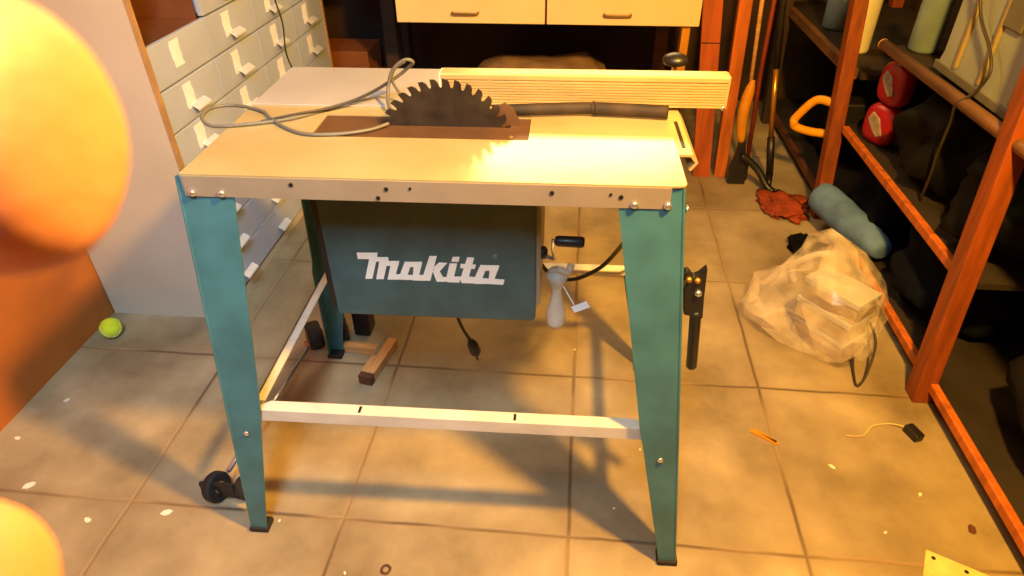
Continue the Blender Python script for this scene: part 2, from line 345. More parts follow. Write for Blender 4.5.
# blade insert, blade
ins = obj('blade_insert', B(.154, .516, .151, .244, HT-.006, HT-.0012), 'insert', saw)
for x in (.22, .487): obj('screw', LA([(.005, 0), (.004, .0012)], (x, .166, HT-.0014), (0, 0, 1), 12), 'pull', ins, smooth=True)
R0, NT = .119, 36; bx_, by_, bz_ = .372, .206, .801
poly = []
for k in range(NT):
    a0 = math.radians(90)+2*PI*k/NT; st = 2*PI/NT           # angle grows counter-clockwise; teeth point clockwise (to the right over the top)
    for fa, rr in ((.03, R0), (.05, R0-.012), (.18, R0-.0155), (.32, R0-.0135), (.44, R0-.006), (.66, R0-.0015), (1.0-.001, R0-.0005)):
        poly.append((bx_+rr*math.cos(a0+st*fa), bz_+rr*math.sin(a0+st*fa)))
bm = bmesh.new(); n = len(poly); ca = bm.verts.new((bx_, by_-.0014, bz_)); cb = bm.verts.new((bx_, by_+.0014, bz_))
va = [bm.verts.new((x, by_-.0014, z)) for x, z in poly]; vb = [bm.verts.new((x, by_+.0014, z)) for x, z in poly]
for i in range(n):
    j = (i+1) % n; bm.faces.new((ca, va[i], va[j])); bm.faces.new((cb, vb[j], vb[i])); bm.faces.new((va[i], vb[i], vb[j], va[j]))
bl = obj('saw_blade', bm, 'blade', saw)
bm = bmesh.new(); prism(bm, [(.440, HT-.02), (.500, HT-.02), (.498, .848), (.488, .866), (.474, .878), (.462, .872), (.452, .855)], lambda u, v, t: (u, t, v), .2135, .2165)
obj('riving_knife', bm, 'insert', saw)

# sliding extension plate behind and rip fence
ext = obj('extension_plate', B(.0, .36, .285, D, HT, HT+.003), 'plate', saw, bevel=.001)
bm = bmesh.new()
fx0, fx1, fy = .352, .856, .298; fz0, fz1 = HT+.004, .899
prof = [(fy, fz0)]
nr = 9
for k in range(nr):
    z0 = fz0+(fz1-.012-fz0)*k/nr; z1 = fz0+(fz1-.012-fz0)*(k+1)/nr
    prof += [(fy, z0+.0005), (fy, z1-.0014), (fy+.0016, z1-.0012), (fy+.0016, z1-.0002)]
prof += [(fy-.001, fz1-.010), (fy-.001, fz1-.003), (fy+.002, fz1), (fy+.030, fz1), (fy+.032, fz1-.002), (fy+.032, fz0)]
prism(bm, prof, lambda u, v, t: (t, u, v), fx0, fx1)
fence = obj('rip_fence', bm, 'alu', saw)
obj('end_cap', B(fx0-.003, fx0, fy, fy+.031, fz0, fz1-.001), 'white', fence); obj('end_cap', B(fx1, fx1+.003, fy, fy+.031, fz0, fz1-.001), 'alu', fence)
obj('bolt', LA([(.004, 0), (.004, .003)], (fx1-.004, fy-.004, fz0+.002), (0, -1, 0), 10), 'bright', fence, smooth=True)
obj('clamp_bracket', B(.752, .792, .325, .40, HT-.02, HT+.012), 'lip', fence, bevel=.002)
kn = obj('clamp_stem', LA([(.005, 0), (.005, .055)], (.772, .375, .851), (0, 0, 1), 12), 'bright', fence, smooth=True)
obj('clamp_knob', LA([(.006, 0), (.020, .004), (.0235, .010), (.021, .017), (.010, .022), (.001, .023)], (.772, .375, .893), (0, 0, 1), 24), 'dark', kn, smooth=True)
# guide rail down the right edge of the top
bm = bmesh.new(); prism(bm, [(W+.001, .836), (W+.024, .836), (W+.034, .822), (W+.024, .808), (W+.021, .810), (W+.029, .822), (W+.021, .832), (W+.001, .832)], lambda u, v, t: (u, t, v), .115, .50)
gr = obj('guide_rail', bm, 'alu', saw)
obj('guide_slot', B(W+.010, W+.016, .14, .25, .8355, .8367), 'dark', gr)
# height crank
cr = obj('crank_arm', T(spline([(.535, .16, .617), (.560, .145, .615), (.566, .13, .625), (.563, .11, .655), (.563, .10, .681)]), .0035, 8), 'bright', saw, smooth=True)
obj('crank_handle', LA([(.007, 0), (.0095, .005), (.010, .045), (.008, .05)], (.566, .10, .680), (1, 0, -.03), 16), 'dark', cr, smooth=True)
obj('crank_hub', LA([(.012, 0), (.012, .016), (.006, .02)], (.533, .16, .617), (1, 0, 0), 16), 'dark', cr, smooth=True)
# power cord under the table
cd = obj('power_cord', T(spline([(.535, .30, .50), (.560, .31, .463), (.600, .31, .453), (.640, .31, .470), (.680, .31, .508), (.73, .34, .58), (.755, .40, .66)]), .0045, 8), 'cabled', saw, smooth=True)
pc = obj('plug_cord', T(spline([(.325, .34, .49), (.332, .35, .36), (.341, .35, .303), (.353, .35, .265), (.367, .35, .236)]), .004, 8), 'cabled', saw, smooth=True)
m_ = orient((.367, .35, .238), (.382, .35, .188))
bm = bmesh.new(); lathe(bm, [(.006, 0), (.009, .006), (.013, .016), (.014, .04), (.012, .045)], (0, 0, 0), (0, 0, 1), 14); lathe(bm, [(.0024, 0), (.0024, .016)], (-.008, 0, .045), (0, 0, 1), 8); lathe(bm, [(.0024, 0), (.0024, .016)], (.008, 0, .045), (0, 0, 1), 8)
bmesh.ops.transform(bm, matrix=m_, verts=bm.verts); obj('plug', bm, 'dark', pc, smooth=True)

SAWM = Matrix.Translation((-.616, -.002, 0)) @ Matrix.Rotation(.023, 4, 'Z')
def S(x, y, z): return SAWM @ Vector((x, y, z))
# things lying on the table
h_ = HT+.0035
pts = [(.283, .245, HT-.0+.006), (.262, .262, .848), (.256, .29, .868), (.262, .30, .895), (.276, .30, .912), (.292, .30, .921), (.303, .305, .915), (.288, .315, .900), (.268, .32, .884), (.235, .31, .866), (.192, .30, .8475), (.150, .268, h_), (.098, .215, h_), (.02, .182, h_), (-.0+.0-.028, .176, h_+.0), (-.058, .205, .846), (-.060, .250, .846), (-.025, .272, h_), (.032, .248, h_), (.062, .214, h_), (.098, .178, h_), (.144, .150, h_), (.200, .152, h_), (.248, .172, h_), (.275, .198, h_+.001)]
pts = [((max(x, .006) if False else x), y, z) for x, y, z in pts]
cob = tag(obj('coiled_cable', T([S(*p) for p in spline(pts, 8)], .0032, 8), 'cable', smooth=True), 'grey cable looped on the saw table, one loop rising beside the blade', 'cable')
cob2 = obj('second_strand', T([S(*p) for p in spline([(.290, .30, .918), (.270, .302, .905), (.262, .303, .885), (.272, .303, .862), (.282, .300, .848), (.300, .30, .8457)], 8)], .0028, 8), 'cable', cob, smooth=True)
obj('third_strand', T([S(*p) for p in spline([(.262, .305, .884), (.215, .29, .860), (.160, .262, HT+.0075), (.105, .222, h_+.0055), (.05, .20, h_)], 8)], .0022, 8), 'cabled', cob, smooth=True)
bm = bmesh.new()
tube(bm, [S(*p) for p in spline([(.448, .246, .8515), (.52, .254, .852), (.60, .264, .852), (.625, .264, .852), (.63, .263, .852), (.70, .258, .852), (.752, .252, .852)], 4)], [.0105]*12+[.0125]*3+[.0115]*6+[.0115]*4, 12)
tag(obj('push_stick', bm, 'stick', smooth=True), 'dark brown stick lying on the saw table behind the blade, against the fence', 'stick')

# ---------------------------------------------------------------- drawer cabinet on the left
cab = thing('drawer_cabinet', 'tall beige cabinet of small grey drawers with shiny pulls by the left wall', 'cabinet', (-1.07, .665, 0))
CW, P, RH, Z0, NR = .297, .013, .112, .036, 9
CL = 4*CW+2*P; ztop = Z0+NR*RH; CD = XL+.004+1.07   # depth (negative x)
bm = bmesh.new()
box(bm, CD, -.006, 0, P, 0, ztop+P); box(bm, CD, -.006, CL-P, CL, 0, ztop+P)
box(bm, CD, -.006, P, CL-P, ztop, ztop+P); box(bm, CD, -.006, P, CL-P, 0, Z0-.012); box(bm, CD, CD+.006, P, CL-P, Z0-.012, ztop)
body = obj('body', bm, 'cab', cab)
bm = bmesh.new(); box(bm, -.006, .004, 0, P, 0, ztop+P); box(bm, -.006, .004, CL-P, CL, 0, ztop+P); box(bm, -.006, .004, P, CL-P, ztop, ztop+P)
obj('edge_strip', bm, 'edge', body)
bm = bmesh.new()
for c in (1, 2, 3): box(bm, CD+.01, -.022, P+c*CW-.005, P+c*CW+.005, Z0, ztop)
obj('divider', bm, 'inner', body)
obj('shelf_panel', B(CD+.01, -.012, P, P+CW-.005, Z0+7*RH-.01, Z0+7*RH-.002), 'inner', body)
def drawer_bm(jx):
    bm = bmesh.new(); box(bm, -.016, .0+jx, .0025, CW-.0025, .0025, RH-.0025)
    box(bm, -.30, -.016, .012, .016, .01, RH-.02); box(bm, -.30, -.016, CW-.016, CW-.012, .01, RH-.02); box(bm, -.30, -.016, .012, CW-.012, .008, .011); box(bm, -.30, -.297, .012, CW-.012, .01, RH-.02)
    return bm
def pull_bm():
    bm = bmesh.new(); prof = [(.001, .020), (.004, .0195), (.020, .009), (.021, .0075), (.021, .003), (.019, .003)]; inner = [(.018, .007), (.004, .0165), (.001, .017)]
    prism(bm, prof+inner, lambda u, v, t: (u, t, v), -.036, .036)
    return bm
def label_bm(seed):
    rnd = random.Random(seed); L = [];
    for k in range(6): L.append((-.022+rnd.uniform(-.004, .004), .033-.066*k/5))
    R_ = [(.022+rnd.uniform(-.004, .004), -.033+.066*k/5) for k in range(6)]
    bm = bmesh.new(); prism(bm, L+R_, lambda u, v, t: (t, u, v), .0, .0008); return bm
first = None
for r in range(NR):
    for c in range(4):
        if c == 0 and r >= 7: continue
        y0 = P+c*CW; z0 = Z0+r*RH
        if first is None:
            d = obj('drawer', drawer_bm(0), 'drawer', cab, bevel=.0015); hd = obj('handle', pull_bm(), 'pullw', d); hd.location = (0, CW*.52, .022)
            first = (d, hd); d.location = (0, y0, z0)
        else:
            d = first[0].copy(); C.objects.link(d); d.parent = cab; d.location = (0, y0, z0)
            if not (c == 0 and r == 6):
                hd = first[1].copy(); C.objects.link(hd); hd.parent = d
        if r >= 3 and (c < 3 or (r+c) % 3):
            lb = obj('paper_label', label_bm(r*7+c), 'paper', d); lb.location = (.0002, CW*(.40 if c else .42), .066)
# hanging wire over the drawers
tag(obj('hanging_wire', T(spline([(-1.035, 1.395, 1.12), (-1.032, 1.39, .95), (-1.04, 1.385, .80), (-1.036, 1.40, .70), (-1.04, 1.39, .60), (-1.035, 1.42, .50), (-1.045, 1.43, .40), (-1.03, 1.45, .30)]), .0028, 6), 'cabled', smooth=True), 'thin dark wire hanging down in front of the drawer fronts', 'wire')

# ---------------------------------------------------------------- workbench with cream drawers at the back
bench = thing('workbench', 'dark workbench behind the saw with two cream drawers under its top', 'workbench', (0, 1.80, 0))
obj('bench_top', B(-.95, .415, -.02, .80, .86, .90), 'woodd', bench, bevel=.002)
obj('bench_leg', B(.355, .385, .02, .08, 0, .86), 'ochre', bench)
obj('bench_leg', B(-.95, -.89, .48, .54, 0, .86), 'wall', bench); obj('bench_leg', B(-.95, -.89, .70, .76, 0, .86), 'wall', bench); obj('bench_leg', B(.33, .39, .70, .76, 0, .86), 'woodd', bench)
obj('carcass', B(-.745, .41, .018, .55, .613, .86), 'woodd', bench)
for x0, x1, hx, zz in ((-.746, -.169, -.475, 0), (-.161, .412, .105, 0)):
    dr = obj('drawer', B(x0, x1, -.004, .018, .608+zz, .845+zz), 'cream', bench, bevel=.002)
    obj('handle', T(spline([(hx-.05, -.004, .648), (hx-.048, -.022, .648), (hx-.03, -.026, .648), (hx+.03, -.026, .648), (hx+.048, -.022, .648), (hx+.05, -.004, .648)], 4), .0045, 8), 'pull', dr, smooth=True)
bp = thing('upright_board', 'wide reddish-brown board standing upright at the right end of the workbench', 'board', (.51, 1.79, 0))
obj('panel', B(-.034, .036, -.012, .012, 0, 1.5, mtx=Matrix.Shear('XY', 4, (-.09, 0))), 'redwood', bp)
obj('seam', B(-.034, .036, -.0126, -.0118, .552, .556, mtx=Matrix.Shear('XY', 4, (-.09, 0))), 'dark', bp)
bm = B(.564-.588, .612-.588, -.02, .02, 0, 1.5, mtx=Matrix.Shear('XY', 4, (-.033, 0)))
o = tag(obj('wooden_post', bm, 'orange', bevel=.002), 'narrow orange-brown wooden post standing between the wide board and the garden tools', 'post'); o.location = (.588, 1.80, 0)
tag(obj('carton', B(-.17, .17, -.11, .11, 0, .34), 'carton', bevel=.004), 'brown carton on the floor under the left end of the workbench', 'box').location = (-1.22, 2.42, 0)
tag(obj('sack', blob(.30, .16, .17, .12, 1.6, 3), 'sack', smooth=True), 'bulging beige sack in the dark under the workbench, behind the fence', 'sack').location = (-.21, 2.3, 0)

# garden tools leaning in the corner
t = thing('spade', 'yellow-handled tool with a dark head standing beside the orange-brown post', 'tool', (.64, 1.74, -.038))
obj('shaft', T([(-.014, -.02, .42), (-.028, .0, .72), (-.05, .05, 1.35)], [.007, .008, .008], 12), 'wood', t, smooth=True)
obj('grip', T(spline([(-.006, -.02, .225), (-.016, -.02, .28), (-.022, -.02, .36), (-.014, -.02, .44), (-.010, -.02, .475)], 4), [.010, .013, .016, .018, .019, .020, .021, .021, .021, .021, .021, .020, .018, .015, .012, .010, .009], 14), 'ochre', t, smooth=True)
bm = bmesh.new(); prism(bm, [(-.012, .23), (.012, .23), (.020, .17), (.040, .13), (.04, .04), (-.03, .04), (-.035, .11), (-.018, .17)], lambda u, v, t_: (u, t_, v), -.024, .0)
obj('head', bm, 'dark', t, bevel=.003)
t = thing('red_pole', 'thin reddish pole leaning beside the yellow-handled tool', 'pole', (.70, 1.75, 0))
obj('pole', T([(-.01, .02, .0), (-.035, .02, .45), (-.055, .02, 1.4)], .009, 10), 'rust', t, smooth=True)
t = thing('vacuum_tube', 'black and brass tube standing on a black foot in the back right corner', 'pipe', (.77, 1.70, 0))
obj('upper_tube', T([(-.062, .03, .48), (-.085, .045, .72), (-.11, .08, 1.35)], .013, 12), 'dark', t, smooth=True)
obj('brass_section', T([(-.025, .02, .20), (-.062, .03, .48)], .010, 12), 'brass', t, smooth=True)
obj('lower_tube', T([(-.0, .01, .05), (-.025, .02, .21)], .015, 12), 'dark', t, smooth=True)
bm = bmesh.new(); tube(bm, spline([(-.13, .0, .135), (-.10, -.005, .12), (-.055, -.02, .08), (-.02, -.05, .03), (.006, -.07, .016)], 4), .014, 10); tube(bm, [(.0, .01, .06), (-.01, -.045, .018)], .012, 10); lathe(bm, [(.02, 0), (.022, .01), (.014, .018)], (.004, -.07, 0), (0, 0, 1), 14)
obj('foot', bm, 'dark', t, smooth=True)

# ---------------------------------------------------------------- shelf rack on the right
rack = thing('shelf_rack', 'orange-brown wooden shelf rack along the right wall, loaded with dark bags', 'shelf', (.918, 0, 0))
def spost(y, top=1.75, lean=.19, x=0, lx=-.02):
    bm = bmesh.new(); box(bm, x-.03, x+.018, y-.026, y+.026, 0, top, mtx=Matrix.Shear('XY', 4, (lx, lean))); return bm
for y in (.505, 1.475, -.75): obj('post', spost(y, lean=.14 if y < 1 else .19, lx=.015 if y < 1 else -.02), 'post', rack, bevel=.003)
for y in (.505, 1.475, -.75, 2.5): obj('post', spost(y, x=.50, lean=(.19 if y < 2 else .05)), 'post', rack, bevel=.003)
obj('post', spost(2.42, lean=.1), 'wall', rack, bevel=.003)
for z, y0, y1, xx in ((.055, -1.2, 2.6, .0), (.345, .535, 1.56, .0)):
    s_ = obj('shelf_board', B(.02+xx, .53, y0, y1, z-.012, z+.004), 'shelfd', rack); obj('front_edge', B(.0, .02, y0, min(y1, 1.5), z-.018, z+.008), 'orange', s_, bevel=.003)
    if y1 > 2: obj('far_edge', B(.002, .02, 1.5, y1, z-.018, z+.008), 'woodd', s_)  # edge continues in a darker colour, painting in the dim far bay
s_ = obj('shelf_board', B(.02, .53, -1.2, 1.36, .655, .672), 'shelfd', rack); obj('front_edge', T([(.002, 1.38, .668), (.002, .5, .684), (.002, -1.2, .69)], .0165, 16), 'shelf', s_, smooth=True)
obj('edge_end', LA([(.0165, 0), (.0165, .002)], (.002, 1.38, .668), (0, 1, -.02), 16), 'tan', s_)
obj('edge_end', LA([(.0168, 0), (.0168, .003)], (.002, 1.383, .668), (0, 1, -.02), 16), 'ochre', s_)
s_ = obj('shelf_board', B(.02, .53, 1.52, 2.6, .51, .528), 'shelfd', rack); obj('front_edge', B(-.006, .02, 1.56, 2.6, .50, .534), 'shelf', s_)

def put(o, label, cat, loc, rz=0, group=None, rx=0, ry=0):
    tag(o, label, cat, group); o.location = loc; o.rotation_euler = (rx, ry, rz); return o
# crate on the upper shelf
cx = thing('storage_crate', 'pale grey ribbed plastic crate on the upper right shelf', 'crate', (.945, .85, .689))
bm = bmesh.new(); 
prism(bm, [(-.245, 0), (.245, 0), (.225, .05), (.225, .30), (.24, .31), (.24, .34), (-.24, .34), (-.24, .31), (-.225, .30), (-.225, .05)], lambda u, v, t: (t, u, v), .004, .38)
bd = obj('body', bm, 'crate', cx, bevel=.006)
obj('base_band', B(-.002, .385, -.243, .243, .0, .022), 'crateg', bd, bevel=.002)
for y in (-.145, .005, .135): obj('rib', B(-.004, .006, y-.006, y+.006, .03, .31), 'ribc', bd, bevel=.002)
obj('handle_recess', B(-.004, .006, -.08, .0, .17, .24), 'crateg', bd, bevel=.004)
tag(obj('hanging_wire', T(spline([(.925, .96, 1.02), (.925, .965, .93), (.932, .93, .86), (.93, .84, .81), (.93, .80, .765), (.924, .82, .71), (.905, .84, .675), (.922, .865, .62), (.94, .90, .52), (.955, .92, .44), (.97, .95, .353)]), .0038, 8), 'cabled', smooth=True), 'dark cord hanging down over the front of the pale crate', 'cord')
# red and white packets
def packet(loc, rz, label, s=1):
    t = thing('red_packet', label, 'packet', loc, rz, 'red packets on the middle shelf')
    bm = bmesh.new(); bmesh.ops.create_icosphere(bm, subdivisions=3, radius=1)
    for v in bm.verts:
        c = v.co; c = Vector((math.copysign(abs(c.x)**.6, c.x), math.copysign(abs(c.y)**.6, c.y), math.copysign(abs(c.z)**.7, c.z))); v.co = Vector((c.x*.034, c.y*.062*s, c.z*.068+.068))
    obj('pouch', bm, 'redp', t, smooth=True)
    bm = bmesh.new(); prism(bm, [(-.038, .045), (-.012, .095), (.02, .11), (.034, .082), (.004, .05), (-.018, .034)], lambda u, v, q: (q, u, v), -.0375, -.030); obj('white_panel', bm, 'panelw', t, bevel=.003)
    return t
packet((.985, 1.36, .349), .45, 'lower red and white packet on the middle shelf behind the far post'); packet((.985, 1.35, .486), .3, 'upper red and white packet resting on another like it')
# yellow tool handle poking out by the far post
y_ = thing('yellow_saw_handle', 'bent yellow tool handle poking out of the shelf by the far post', 'tool', (.92, 1.66, .30))
obj('bow', T(spline([(.0, -.10, .095), (-.035, -.07, .105), (-.075, -.03, .095), (-.118, .0, .02), (-.122, .0, .0), (-.11, .0, -.02), (-.06, -.04, -.022), (.005, -.09, -.010)], 6), .0155, 12), 'yellow', y_, smooth=True)
obj('tang', B(-.005, .16, -.13, -.04, -.04, .12), 'dark', y_, bevel=.008)
# pale roll of denim and dark clothes on the bottom shelf
bm = bmesh.new(); tube(bm, spline([(-.045, .20, .0), (-.025, .17, .0), (.0, .06, .0), (.03, -.07, .0), (.055, -.17, .0), (.06, -.19, .0)], 5), [.03, .04, .05, .055, .058]+[.060]*10+[.055, .053, .05, .047, .045, .04, .036, .033, .03, .028, .026], 20)
bmesh.ops.scale(bm, vec=(1, 1, .9), verts=bm.verts)
for v in bm.verts: v.co += v.co.normalized()*.006*noise.noise(v.co*18)
put(obj('rolled_jeans', bm, 'denim', smooth=True), 'pale blue rolled denim hanging over the edge of the bottom shelf', 'cloth', (.912, 1.235, .112))
for i, (sx, sy, sz, loc, m, lab) in enumerate((
    (.21, .19, .12, (1.20, 1.29, .059), 'navy', 'dark navy bundle of clothes behind the rolled denim'),
    (.22, .20, .12, (1.18, .83, .059), 'navy', 'dark blue heap of clothes on the bottom shelf behind the clear bag'),
    (.22, .26, .12, (1.22, 1.97, .059), 'black', 'black heap at the far end of the bottom shelf'),
    (.23, .17, .13, (1.185, 1.06, .349), 'bagb', 'shiny black bag on the middle shelf behind the hanging cord'),
    (.22, .17, .12, (1.19, .71, .349), 'bagb', 'black bag on the middle shelf below the near end of the crate'),
    (.17, .16, .07, (1.22, 1.86, .30), 'black', 'black bundle behind the yellow handle in the far bay of the rack'),
    (.20, .27, .19, (1.18, .14, .059), 'charcoal', 'charcoal cloth heap on the bottom shelf right of the near post'))):
    put(obj('cloth_bundle' if m != 'bagb' else 'black_bag', blob(sx, sy, sz, .13, 1.9, i+5), m, smooth=True), lab, 'bag' if 'bag' in lab else 'clothes', loc)
put(obj('steel_strip', B(-.004, .004, -.14, .14, 0, .012), 'bright', bevel=.002), 'thin grey metal strip lying on the black bag of the middle shelf', 'strip', (1.10, 1.0, .60), -.1)
# far bay of the upper shelf
for i, (y, r, hh) in enumerate(((1.94, .045, .25),)):
    o = thing('white_canister', 'white upright canister on the far upper shelf', 'canister', (1.0, y-.14, .529)); obj('body', LA([(r*.95, 0), (r, .01), (r, hh-.02), (r*.8, hh)], seg=20), 'white', o, smooth=True); obj('cap', LA([(r*.5, hh), (r*.5, hh+.03)], seg=16), 'crateg', o)
put(obj('glass_jar', LA([(.05, 0), (.055, .01), (.055, .11), (.04, .13), (.04, .15)], seg=20), 'ice', smooth=True), 'grey glass jar on the far upper shelf left of the white canister', 'jar', (1.02, 2.12, .529))
put(obj('pale_bottle', LA([(.038, 0), (.042, .01), (.042, .22), (.018, .27), (.018, .30)], seg=20), 'ice', smooth=True), 'pale blue plastic bottle standing at the far end of the upper shelf', 'bottle', (1.0, 1.30, .673))
put(obj('brown_box', B(-.07, .07, -.07, .07, 0, .22), 'woodd', bevel=.003), 'dark brown box on the upper shelf between bottle and crate', 'box', (1.12, 1.19, .673))

CARX, CARY = .728, .716
# ---------------------------------------------------------------- clear bag of cartons on the floor
for i, (z, lab, dx, rz) in enumerate(((0, 'bottom grey carton of the stack inside the clear bag', .003, -.94), (.068, 'middle grey carton of the stack inside the clear bag', -.004, -.91), (.136, 'top grey carton of the stack inside the clear bag', .0, -.89))):
    t = thing('grey_carton', lab, 'box', (CARX+dx, CARY, z+.001), rz, 'cartons in the clear bag'); obj('base', B(-.083, .083, -.048, .048, 0, .05), 'boxes', t, bevel=.002); obj('lid', B(-.086, .086, -.051, .051, .048, .0665), 'boxt', t, bevel=.002)
def bag_bm():
    bm = bmesh.new(); bmesh.ops.create_icosphere(bm, subdivisions=3, radius=1)
    for v in bm.verts:
        n = v.co.normalized(); c = Vector([max(-.78, min(.78, q*1.1)) for q in n])/.78
        x, y, z = c.x*.150*(1-.25*max(0, c.z)), c.y*.108*(1-.2*max(0, c.z)), (c.z+1)*.5
        h = .232+.075*max(0, 1-((n.x+.35)**2+(n.y-.5)**2)*1.6)
        if n.x < -.35 : h -= .10*(-n.x-.35)
        z *= h; k = noise.noise(n*3.1+Vector((2, 1, 4))); k2 = noise.noise(n*8)
        fl = (1-z/.25)
        p = Vector((x, y, z))+Vector((n.x, n.y, .5*max(0, n.z)))*(.045*k+.026*k2)
        if n.x < -.5 and n.z < .3: p.x -= .07*(-n.x-.5)*2; p.z *= .75
        p.z = max(.001, p.z); v.co = p
    return bm
b_ = obj('clear_plastic_bag', bag_bm(), 'film', smooth=False)
put(b_, 'crumpled clear plastic bag around grey cartons on the floor by the shelf', 'bag', (.706, .752, 0), -.68)
bm = bmesh.new(); tube(bm, spline([(.13, .02, .10), (.17, -.02, .07), (.19, -.10, .02), (.185, -.14, .006), (.16, -.10, .006), (.13, -.05, .03)], 5), .0035, 8); obj('drawstring', bm, 'cabled', b_, smooth=True)
bm = bmesh.new(); tube(bm, spline([(-.11, .06, .10), (-.13, .07, .15), (-.08, .09, .20), (-.03, .10, .22)], 5), .010, 8); obj('bunched_edge', bm, 'film2', b_, smooth=True)

# twist of white plastic hanging on the crank, and its tag
t = thing('plastic_pouch', 'small knotted white plastic bag hanging beside the motor housing', 'bag', S(.572, .19, .43), 0)
obj('pouch', LA([(.004, -.012), (.015, -.007), (.020, .006), (.019, .03), (.012, .06), (.009, .085), (.018, .105), (.022, .120), (.010, .128)], seg=18), 'film2', t, smooth=True)
obj('paper_tag', B(-.017, .017, -.0005, .0005, -.008, .008, mtx=Matrix.Translation((.048, -.01, .05)) @ Matrix.Rotation(-.5, 4, 'Y')), 'paper', t)
obj('string', T(spline([(.008, 0, .10), (.02, -.005, .08), (.035, -.01, .055)]), .0012, 6), 'paper', t)
obj('top_knot', T(spline([(-.012, 0, .125), (.0, -.008, .137), (.02, -.006, .130), (.026, .004, .142)], 4), .007, 8), 'film2', t, smooth=True)

# black handle hung at the right of the table
t = thing('clamp_handle', 'black plastic handle with brass knobs hung by a hook on the right front leg', 'handle', (.201, .08, .438)); t.scale = (.745, .745, .745)
obj('hook', T(spline([(-.036, .008, .262), (-.044, -.010, .268), (-.056, -.038, .266), (-.066, -.050, .262)], 4), .004, 8), 'dark', t, smooth=True)
obj('grip', T([(.008, 0, .0), (.0075, 0, .006), (-.006, 0, .165), (-.007, 0, .178)], [.010, .0135, .0135, .011], 16), 'dark', t, smooth=True)
bm = bmesh.new(); prism(bm, [(-.035, .17), (.010, .16), (.004, .22), (-.001, .302), (-.017, .282), (-.028, .276), (-.042, .292), (-.052, .287)], lambda u, v, q: (u, q, v), -.010, .012); obj('bracket', bm, 'dark', t, bevel=.003)
for x, z, r in ((-.038, .272, .0075), (-.019, .270, .0075), (-.012, .235, .009)): obj('knob', LA([(r, 0), (r*.9, .006), (r*.4, .009)], (x, -.010, z), (0, -1, 0), 14), 'brass' if z > .25 else 'bright', t, smooth=True)

# ---------------------------------------------------------------- things on the floor
def wheel(parent, p, ax, r, wd, m='rubber'):
    o = obj('wheel', LA([(r*.55, -wd/2), (r*.9, -wd/2), (r, -wd*.3), (r, wd*.3), (r*.9, wd/2), (r*.55, wd/2)], p, ax, 24), m, parent, smooth=False, bevel=.001)
    obj('hub', LA([(r*.35, -wd*.62), (r*.4, -wd*.5), (r*.4, wd*.5), (r*.35, wd*.62)], p, ax, 16), 'pull', o, smooth=True)
t = thing('wheeled_rod', 'thin steel rod with black castor wheels on the floor under the saw', 'trolley', (-.78, .06, 0))
wheel(t, (-.02, -.03, .036), (.9, -.25, .25), .035, .024); wheel(t, (.045, -.02, .03), (.9, -.25, .1), .029, .03)
obj('fork', B(-.05, .03, -.045, -.035, .02, .062), 'dark', t, bevel=.003)
obj('rod', T([(.0, .0, .055), (.03, .44, .05)], .005, 10), 'bright', t, smooth=True)
wheel(t, (.025, .50, .045), (.8, .5, 0), .042, .04); wheel(t, (.095, .54, .04), (.9, .4, 0), .036, .03)
bm = bmesh.new(); box(bm, .05, .09, .55, .59, .05, .13); box(bm, .12, .17, .56, .62, .0, .09); obj('swivel_block', bm, 'dark', t, bevel=.006)
tag(obj('wood_batten', B(-.11, .11, -.014, .014, 0, .022), 'wood', bevel=.002), 'flat wooden batten on the floor in front of the castor wheels', 'wood offcut'); o = C.objects['wood_batten']; o.location = (-.68, .56, 0); o.rotation_euler = (0, 0, -.1)
t = thing('wood_block', 'upright wooden offcut with a pale metal strip, leaning at the end of the batten', 'wood offcut', (-.548, .52, 0), 1.38)
obj('block', B(-.085, .065, -.02, .02, 0, .032), 'wood', t, bevel=.003); obj('dark_end', B(-.105, -.085, -.02, .02, 0, .03), 'woodd', t, bevel=.002); obj('metal_strip', B(-.02, .065, .006, .018, .032, .035), 'bright', t)

bm = bmesh.new(); bmesh.ops.create_uvsphere(bm, u_segments=32, v_segments=20, radius=.031)
tb = obj('tennis_ball', bm, 'ball', smooth=True); put(tb, 'yellow-green tennis ball on the floor where the panel meets the cabinet', 'ball', (-1.385, .555, .031))
seam = [Vector((math.cos(a)*(1-.0)+0, math.sin(a), .6*math.sin(2*a))).normalized()*.0311 for a in [k*PI/24 for k in range(49)]]
obj('seam', T(seam, .0008, 6), 'white', tb, smooth=True)
t = thing('black_plug', 'small black block with a pale wire on the floor near the rack post', 'plug', (.845, .362, 0), .35)
obj('block', B(-.013, .013, -.022, .022, 0, .022), 'dark', t, bevel=.004); obj('wire', T(spline([(-.008, .022, .012), (-.03, .045, .004), (-.075, .05, .003), (-.12, .03, .003), (-.16, .04, .003)]), .0016, 6), 'tan', t, smooth=True)
t = thing('pale_plate', 'pale cream plate with small holes on the floor at the bottom edge', 'plate', (.795, -.045, 0), -.45)
obj('plate', B(-.075, .06, -.05, .055, 0, .004), 'tan', t, bevel=.0015)
for x, y in ((-.06, .040), (.0, .040), (.045, -.01), (-.058, -.01)): obj('hole', LA([(.0045, 0), (.0045, .0006)], (x, y, .0039), (0, 0, 1), 12), 'dark', t)
bm = bmesh.new(); box(bm, -.035, .035, -.005, .004, 0, .005, mtx=Matrix.Rotation(-.55, 4, 'Z')); box(bm, -.03, .03, .001, .008, .001, .005, mtx=Matrix.Rotation(-.7, 4, 'Z'))
put(obj('wood_splinter', bm, 'ochre'), 'orange-brown wood splinter lying on the tiles right of the saw', 'splinter', (.478, .322, 0))
put(obj('ring_washer', T([(.009*math.cos(k*PI/10), .009*math.sin(k*PI/10), .003) for k in range(21)], .0026, 8), 'woodd', smooth=True), 'small brown ring on the floor at the bottom edge of the photo', 'ring', (-.374, -.113, 0))
